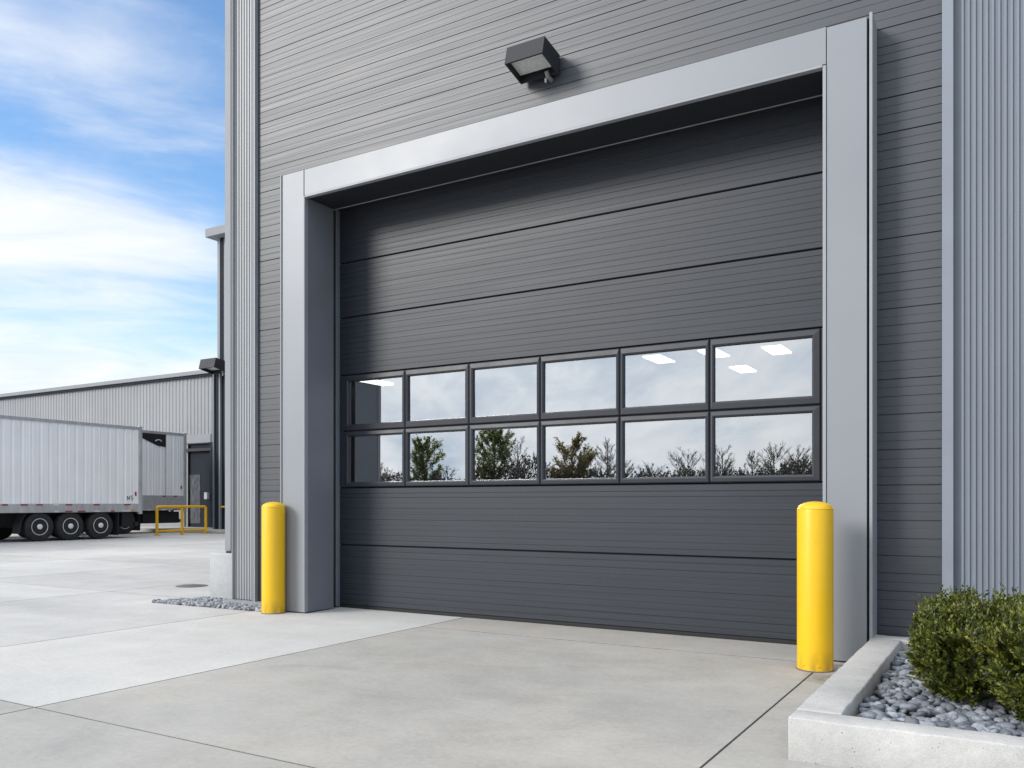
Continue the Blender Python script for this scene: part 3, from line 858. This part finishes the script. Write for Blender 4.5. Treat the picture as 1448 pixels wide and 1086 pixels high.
n_ = len(a); m.add([(-30.478, *p) for p in a]+[(-30.50, *p) for p in a], [tuple(range(n_)), tuple(range(2*n_-1, n_-1, -1))]+[(i, (i+1) % n_, n_+(i+1) % n_, n_+i) for i in range(n_)])
m.build('corner_panel', M['chassis'], t2)
m = MB(); m.tube([(-30.472, 22.5, 3.80), (-30.472, 22.58, 3.86), (-30.472, 22.70, 3.87), (-30.472, 22.8, 3.81)], .02, 6); m.build('emblem', M['white'], t2)
part('panel_joint', M['trailer_side'], (-30.49, -30.478, 22.99, 23.02, 1.56, 4.1), parent=t2)

# ------------------------------------------------------------------ yellow guard rail
gr = empty('guard_rail', (-28, 21.87, 0), 'yellow tubular guard rail in front of the loading dock', 'guard rail')
for y in (20.74, 21.87, 23.0):
    m = MB(); m.tube([(-28, y, 0), (-28, y, 1.06)], .055, 14); m.build('post', M['yellow_rail'], gr, smooth=40)
    m = MB(); m.box(-28.09, -27.91, y-.09, y+.09, 0, .015, .003); m.build('foot_plate', M['yellow_rail'], gr)
m = MB(); m.tube([(-28, 20.735, 1.02), (-28, 20.75, 1.075), (-28, 20.80, 1.10), (-28, 22.94, 1.10), (-28, 22.99, 1.075), (-28, 23.005, 1.02)], .052, 14); m.build('top_rail', M['yellow_rail'], gr, smooth=50)
m = MB(); m.tube([(-28, 20.74, .17), (-28, 23.0, .17)], .042, 12); m.build('bottom_rail', M['yellow_rail'], gr, smooth=40)

# ------------------------------------------------------------------ loading dock kerb
m = MB(); m.box(-36, -12, 23.2, 27, -.02, .13, .02)
tag(m.build('dock_pavement', M['conc_dark'], smooth=30), kind='structure')

# ------------------------------------------------------------------ far warehouse
fw = empty('far_warehouse', (-55, 40, 0), 'long low pale ribbed steel warehouse behind the parked trailers', 'warehouse')
FY = 26.0
ribs(-90, -33.05, FY, 0, 7.02, .24, .026).build('front_wall', M['far'], fw)
ribs(-33.05, -31.16, FY+.002, 3.97, 7.02, .24, .026).build('front_wall', M['far'], fw)
part('end_wall', M['far'], (-31.2, -31.12, FY+.06, 70, 0, 7.02), parent=fw)
part('roof_coping', M['coping'], (-90.2, -31.05, FY-.16, FY+.2, 7.12, 7.30), parent=fw, bev=.01)
part('gutter_line', M['navy'], (-90.1, -31.1, FY-.10, FY-.002, 7.00, 7.115), parent=fw)
part('roof', M['roof'], (-90, -31.2, FY+.2, 70, 7.0, 7.2), parent=fw)
part('dock_door', M['navy'], (-33.05, -31.36, FY+.12, FY+.3, .13, 3.97), parent=fw)
part('wall_shade_sheet', M['post'], (-37, -33.06, FY-.06, FY-.002, .13, 1.5), parent=fw)  # grey sheet added over the sunlit ribs to stand for their shade
part('dock_door_head', M['lamp'], (-33.05, -31.2, FY-.06, FY+.12, 3.62, 3.75), parent=fw)
part('canopy', M['post'], (-33.05, -31.3, FY-.03, FY+.1, 4.0, 4.38), parent=fw)
part('door_side_frame', M['navy'], (-31.36, -31.16, FY-.03, FY+.3, .13, 4.0), parent=fw)
part('door_glazing', M['dark_glass'], (-33.0, -32.15, FY+.10, FY+.115, .3, 2.55), parent=fw, bev=0)
part('control_box', M['white'], (-31.60, -31.40, FY-.14, FY+.0, 1.42, 1.72), parent=fw)

# ------------------------------------------------------------------ annex between them
ax = empty('annex_building', (-20, 30, 0), 'tall narrow annex with roof cap and shaded dark base, glimpsed beside the corner post', 'building')
AY = 24.5
part('upper_wall', M['post'], (-29.05, -9.0, AY+.06, 40, 6.9, 12.5), parent=ax)
part('corner_trim', M['coping'], (-29.10, -28.95, AY-.0, AY+.2, 6.9, 12.5), parent=ax)
part('dark_strip', M['navy'], (-28.94, -28.78, AY+.03, AY+.2, 6.9, 12.5), parent=ax)  # solid navy strip beside the corner trim
part('roof_cap', M['coping'], (-29.45, -8.9, AY-.35, 40.3, 12.5, 12.86), parent=ax, bev=.02)
part('base_wall', M['navy'], (-29.32, -9.0, AY+.02, 40, 0, 6.88), parent=ax)  # navy colour carries the shade on this face, which the sun reaches
m = MB()
for x in (-29.3, -28.55, -28.2): part('wall_rib', M['reveal'], (x-.03, x+.03, AY-.05, AY+.018, .135, 6.86), parent=ax)
part('downpipe', M['post'], (-28.92, -28.84, AY-.08, AY+.02, .13, 6.8), parent=ax)
part('wall_bar', M['yellow_rail'], (-28.75, -28.2, AY-.12, AY-.06, 1.05, 1.12), parent=ax)
wall_lamp('wall_lamp', -28.78, AY+.02, 7.02, 2.3, 'dark box floodlight high on the shaded annex corner beyond the yard')

# ------------------------------------------------------------------ trees (mirrored in the door glass)
def tree(x, y, h, spread, seed, leafmat, nleaf, label, group, limbs=16, low=.18, stemmy=False):
    rg = random.Random(seed)
    o = empty('tree', (x, y, 0), label, 'tree', group)
    tr = MB(); tw = MB(); ends = []
    top = Vector((x+rg.uniform(-.3, .3), y, h*.93))
    base = Vector((x, y, -.05)); r0 = h*.018
    def at(f): return base.lerp(top, f)+Vector((math.sin(f*5+seed)*.06*h*.15, math.cos(f*4+seed)*.06*h*.15, 0))
    tr.tube([at(f/8) for f in range(9)], [r0*(1-.85*f/8) for f in range(9)], 7)
    cz_ = h*(.54+low*.3); rz_ = h-cz_
    for k in range(limbs*2):
        # every limb aims at a point on a rounded crown outline
        u_ = rg.uniform(-.75, 1); a = k*2.4+rg.uniform(-.4, .4); hr = math.sqrt(1-u_*u_)
        sc_ = rg.uniform(.82, 1.05)
        e_ = Vector((x+math.cos(a)*hr*spread*sc_, y+math.sin(a)*hr*spread*sc_, cz_+u_*rz_*sc_*(1 if u_ > 0 else .8)))
        f = max(low, min(.86, (e_.z-hr*spread*.75)/h))
        p = at(f); q2 = e_
        q1 = p.lerp(q2, .5)+Vector((0, 0, -.03*h*hr))
        rr = r0*.40*(1-f*.6); ln = (q2-p).length
        tr.tube([p, q1, q2], [rr, rr*.6, rr*.2], 5)
        dv = (q2-p).normalized()
        for s in range(14):
            g_ = rg.uniform(.2, 1.0)
            b0 = p.lerp(q1, g_*2) if g_ < .5 else q1.lerp(q2, g_*2-1)
            d2 = (dv+Vector((rg.uniform(-.8, .8), rg.uniform(-.8, .8), rg.uniform(-.2, .7)))).normalized()
            l2 = min(ln*rg.uniform(.16, .36), h*.13)
            b1 = b0+d2*l2
            tw.tube([b0, b1], [rr*.3+.006, .006], 3, cap=False)
            for u in range(6):
                c0 = b0.lerp(b1, rg.uniform(.2, 1))
                d3 = (d2+Vector((rg.uniform(-.9, .9), rg.uniform(-.9, .9), rg.uniform(-.3, .8)))).normalized()
                c1 = c0+d3*l2*rg.uniform(.35, .7)
                tw.tube([c0, c1], [.009, .004], 3, cap=False)
                ends.append((c0, c1))
    tr.build('trunk', M['bark'], o); tw.build('twigs', M['twig'], o)
    if leafmat:
        lf = MB()
        for _ in range(nleaf):
            c0, c1 = rg.choice(ends); p = c0.lerp(c1, rg.uniform(.2, 1.1))+Vector((rg.uniform(-.1, .1), rg.uniform(-.1, .1), rg.uniform(-.1, .1)))
            s = rg.uniform(.06, .13)
            A = Vector((rg.uniform(-1, 1), rg.uniform(-1, 1), rg.uniform(-1, 1))).normalized(); B = A.orthogonal().normalized()
            lf.add([p-A*s, p+B*s*.6, p+A*s, p-B*s*.6], [(0, 1, 2, 3)])
        lf.build('crown', leafmat, o)
TY = -62.0
G = 'trees mirrored in the lower row of door glass'
tree(-56.9, TY, 9.2, 2.05, 1, M['tree_leaf'], 13000, 'round green tree mirrored in the second lower pane from the left', G, 22, .14)
tree(-47.9, TY, 9.1, 2.15, 2, M['tree_leaf'], 13000, 'broad green tree mirrored in the third lower pane from the left', G, 22, .14)
tree(-39.2, TY, 8.8, 2.2, 3, M['tree_leaf_brown'], 11000, 'olive brown tree mirrored in the fourth lower pane from the left', G, 22, .14)
tree(-44.2, TY+1, 7.8, 1.3, 4, None, 0, 'dark bare tree mirrored between the green tree and the olive brown tree', G, 18, .12)
tree(-35.5, TY, 8.0, 1.35, 5, None, 0, 'slim bare tree mirrored at the right edge of the fourth lower pane', G, 18, .14)
tree(-63.6, TY, 6.3, 1.9, 6, M['tree_leaf_brown'], 700, 'thin bare tree mirrored in the leftmost lower pane', G, 16, .12)
tree(-53.0, TY+1, 5.7, 1.5, 7, None, 0, 'low bare tree mirrored just right of the leftmost green tree', G, 14, .1)
tree(-32.4, TY, 5.3, 1.6, 8, None, 0, 'bare tree mirrored at the left edge of the fifth lower pane', G, 14, .1)
tree(-29.3, TY+1, 4.9, 1.7, 9, None, 0, 'short bare tree mirrored in the middle of the fifth lower pane', G, 14, .1)
tree(-26.0, TY, 6.2, 1.9, 10, None, 0, 'wide bare tree mirrored at the right edge of the fifth lower pane', G, 16, .1)
tree(-23.2, TY, 6.3, 1.3, 11, None, 0, 'bare tree mirrored at the left edge of the rightmost lower pane', G, 14, .1)
tree(-20.5, TY, 5.6, 1.0, 12, None, 0, 'smallest upright bare tree mirrored left of centre in the rightmost lower pane', G, 12, .12)
tree(-18.4, TY, 6.1, 1.6, 13, None, 0, 'rounded bare tree mirrored in the middle of the rightmost lower pane', G, 18, .12)
tree(-16.2, TY, 6.0, 1.5, 14, None, 0, 'bare tree mirrored at the right edge of the rightmost lower pane', G, 16, .12)
# scrubby hedgerow below the trees: one mass
rg = random.Random(77); hd = MB()
for k in range(9000):
    x = rg.uniform(-76, -10)
    hh = (5.5 if x < -34 else (4.5 if x < -25 else 4.25))*(1+.28*mnoise.noise(Vector((x*.22, 3, 0)))+.10*mnoise.noise(Vector((x*.9, 7, 0))))
    p = Vector((x, TY+rg.uniform(-1.2, 1.6), hh*rg.uniform(0, .8)))
    q = p+Vector((rg.uniform(-.5, .5), rg.uniform(-.4, .4), rg.uniform(.25, .7)*1.5))
    hd.tube([p, q], [.035, .008], 3, cap=False)
    for s in range(3):
        c = p.lerp(q, rg.uniform(.3, 1)); A = Vector((rg.uniform(-1, 1), rg.uniform(-.6, .6), rg.uniform(-1, 1))).normalized()*.16; B = A.orthogonal().normalized()*.08
        hd.add([c-A, c+B, c+A, c-B], [(0, 1, 2, 3)])
tag(hd.build('hedgerow', M['bark']), kind='stuff')

sc.render.engine = 'CYCLES'
sc.cycles.use_denoising = True
sc.cycles.max_bounces = 8; sc.cycles.transparent_max_bounces = 12
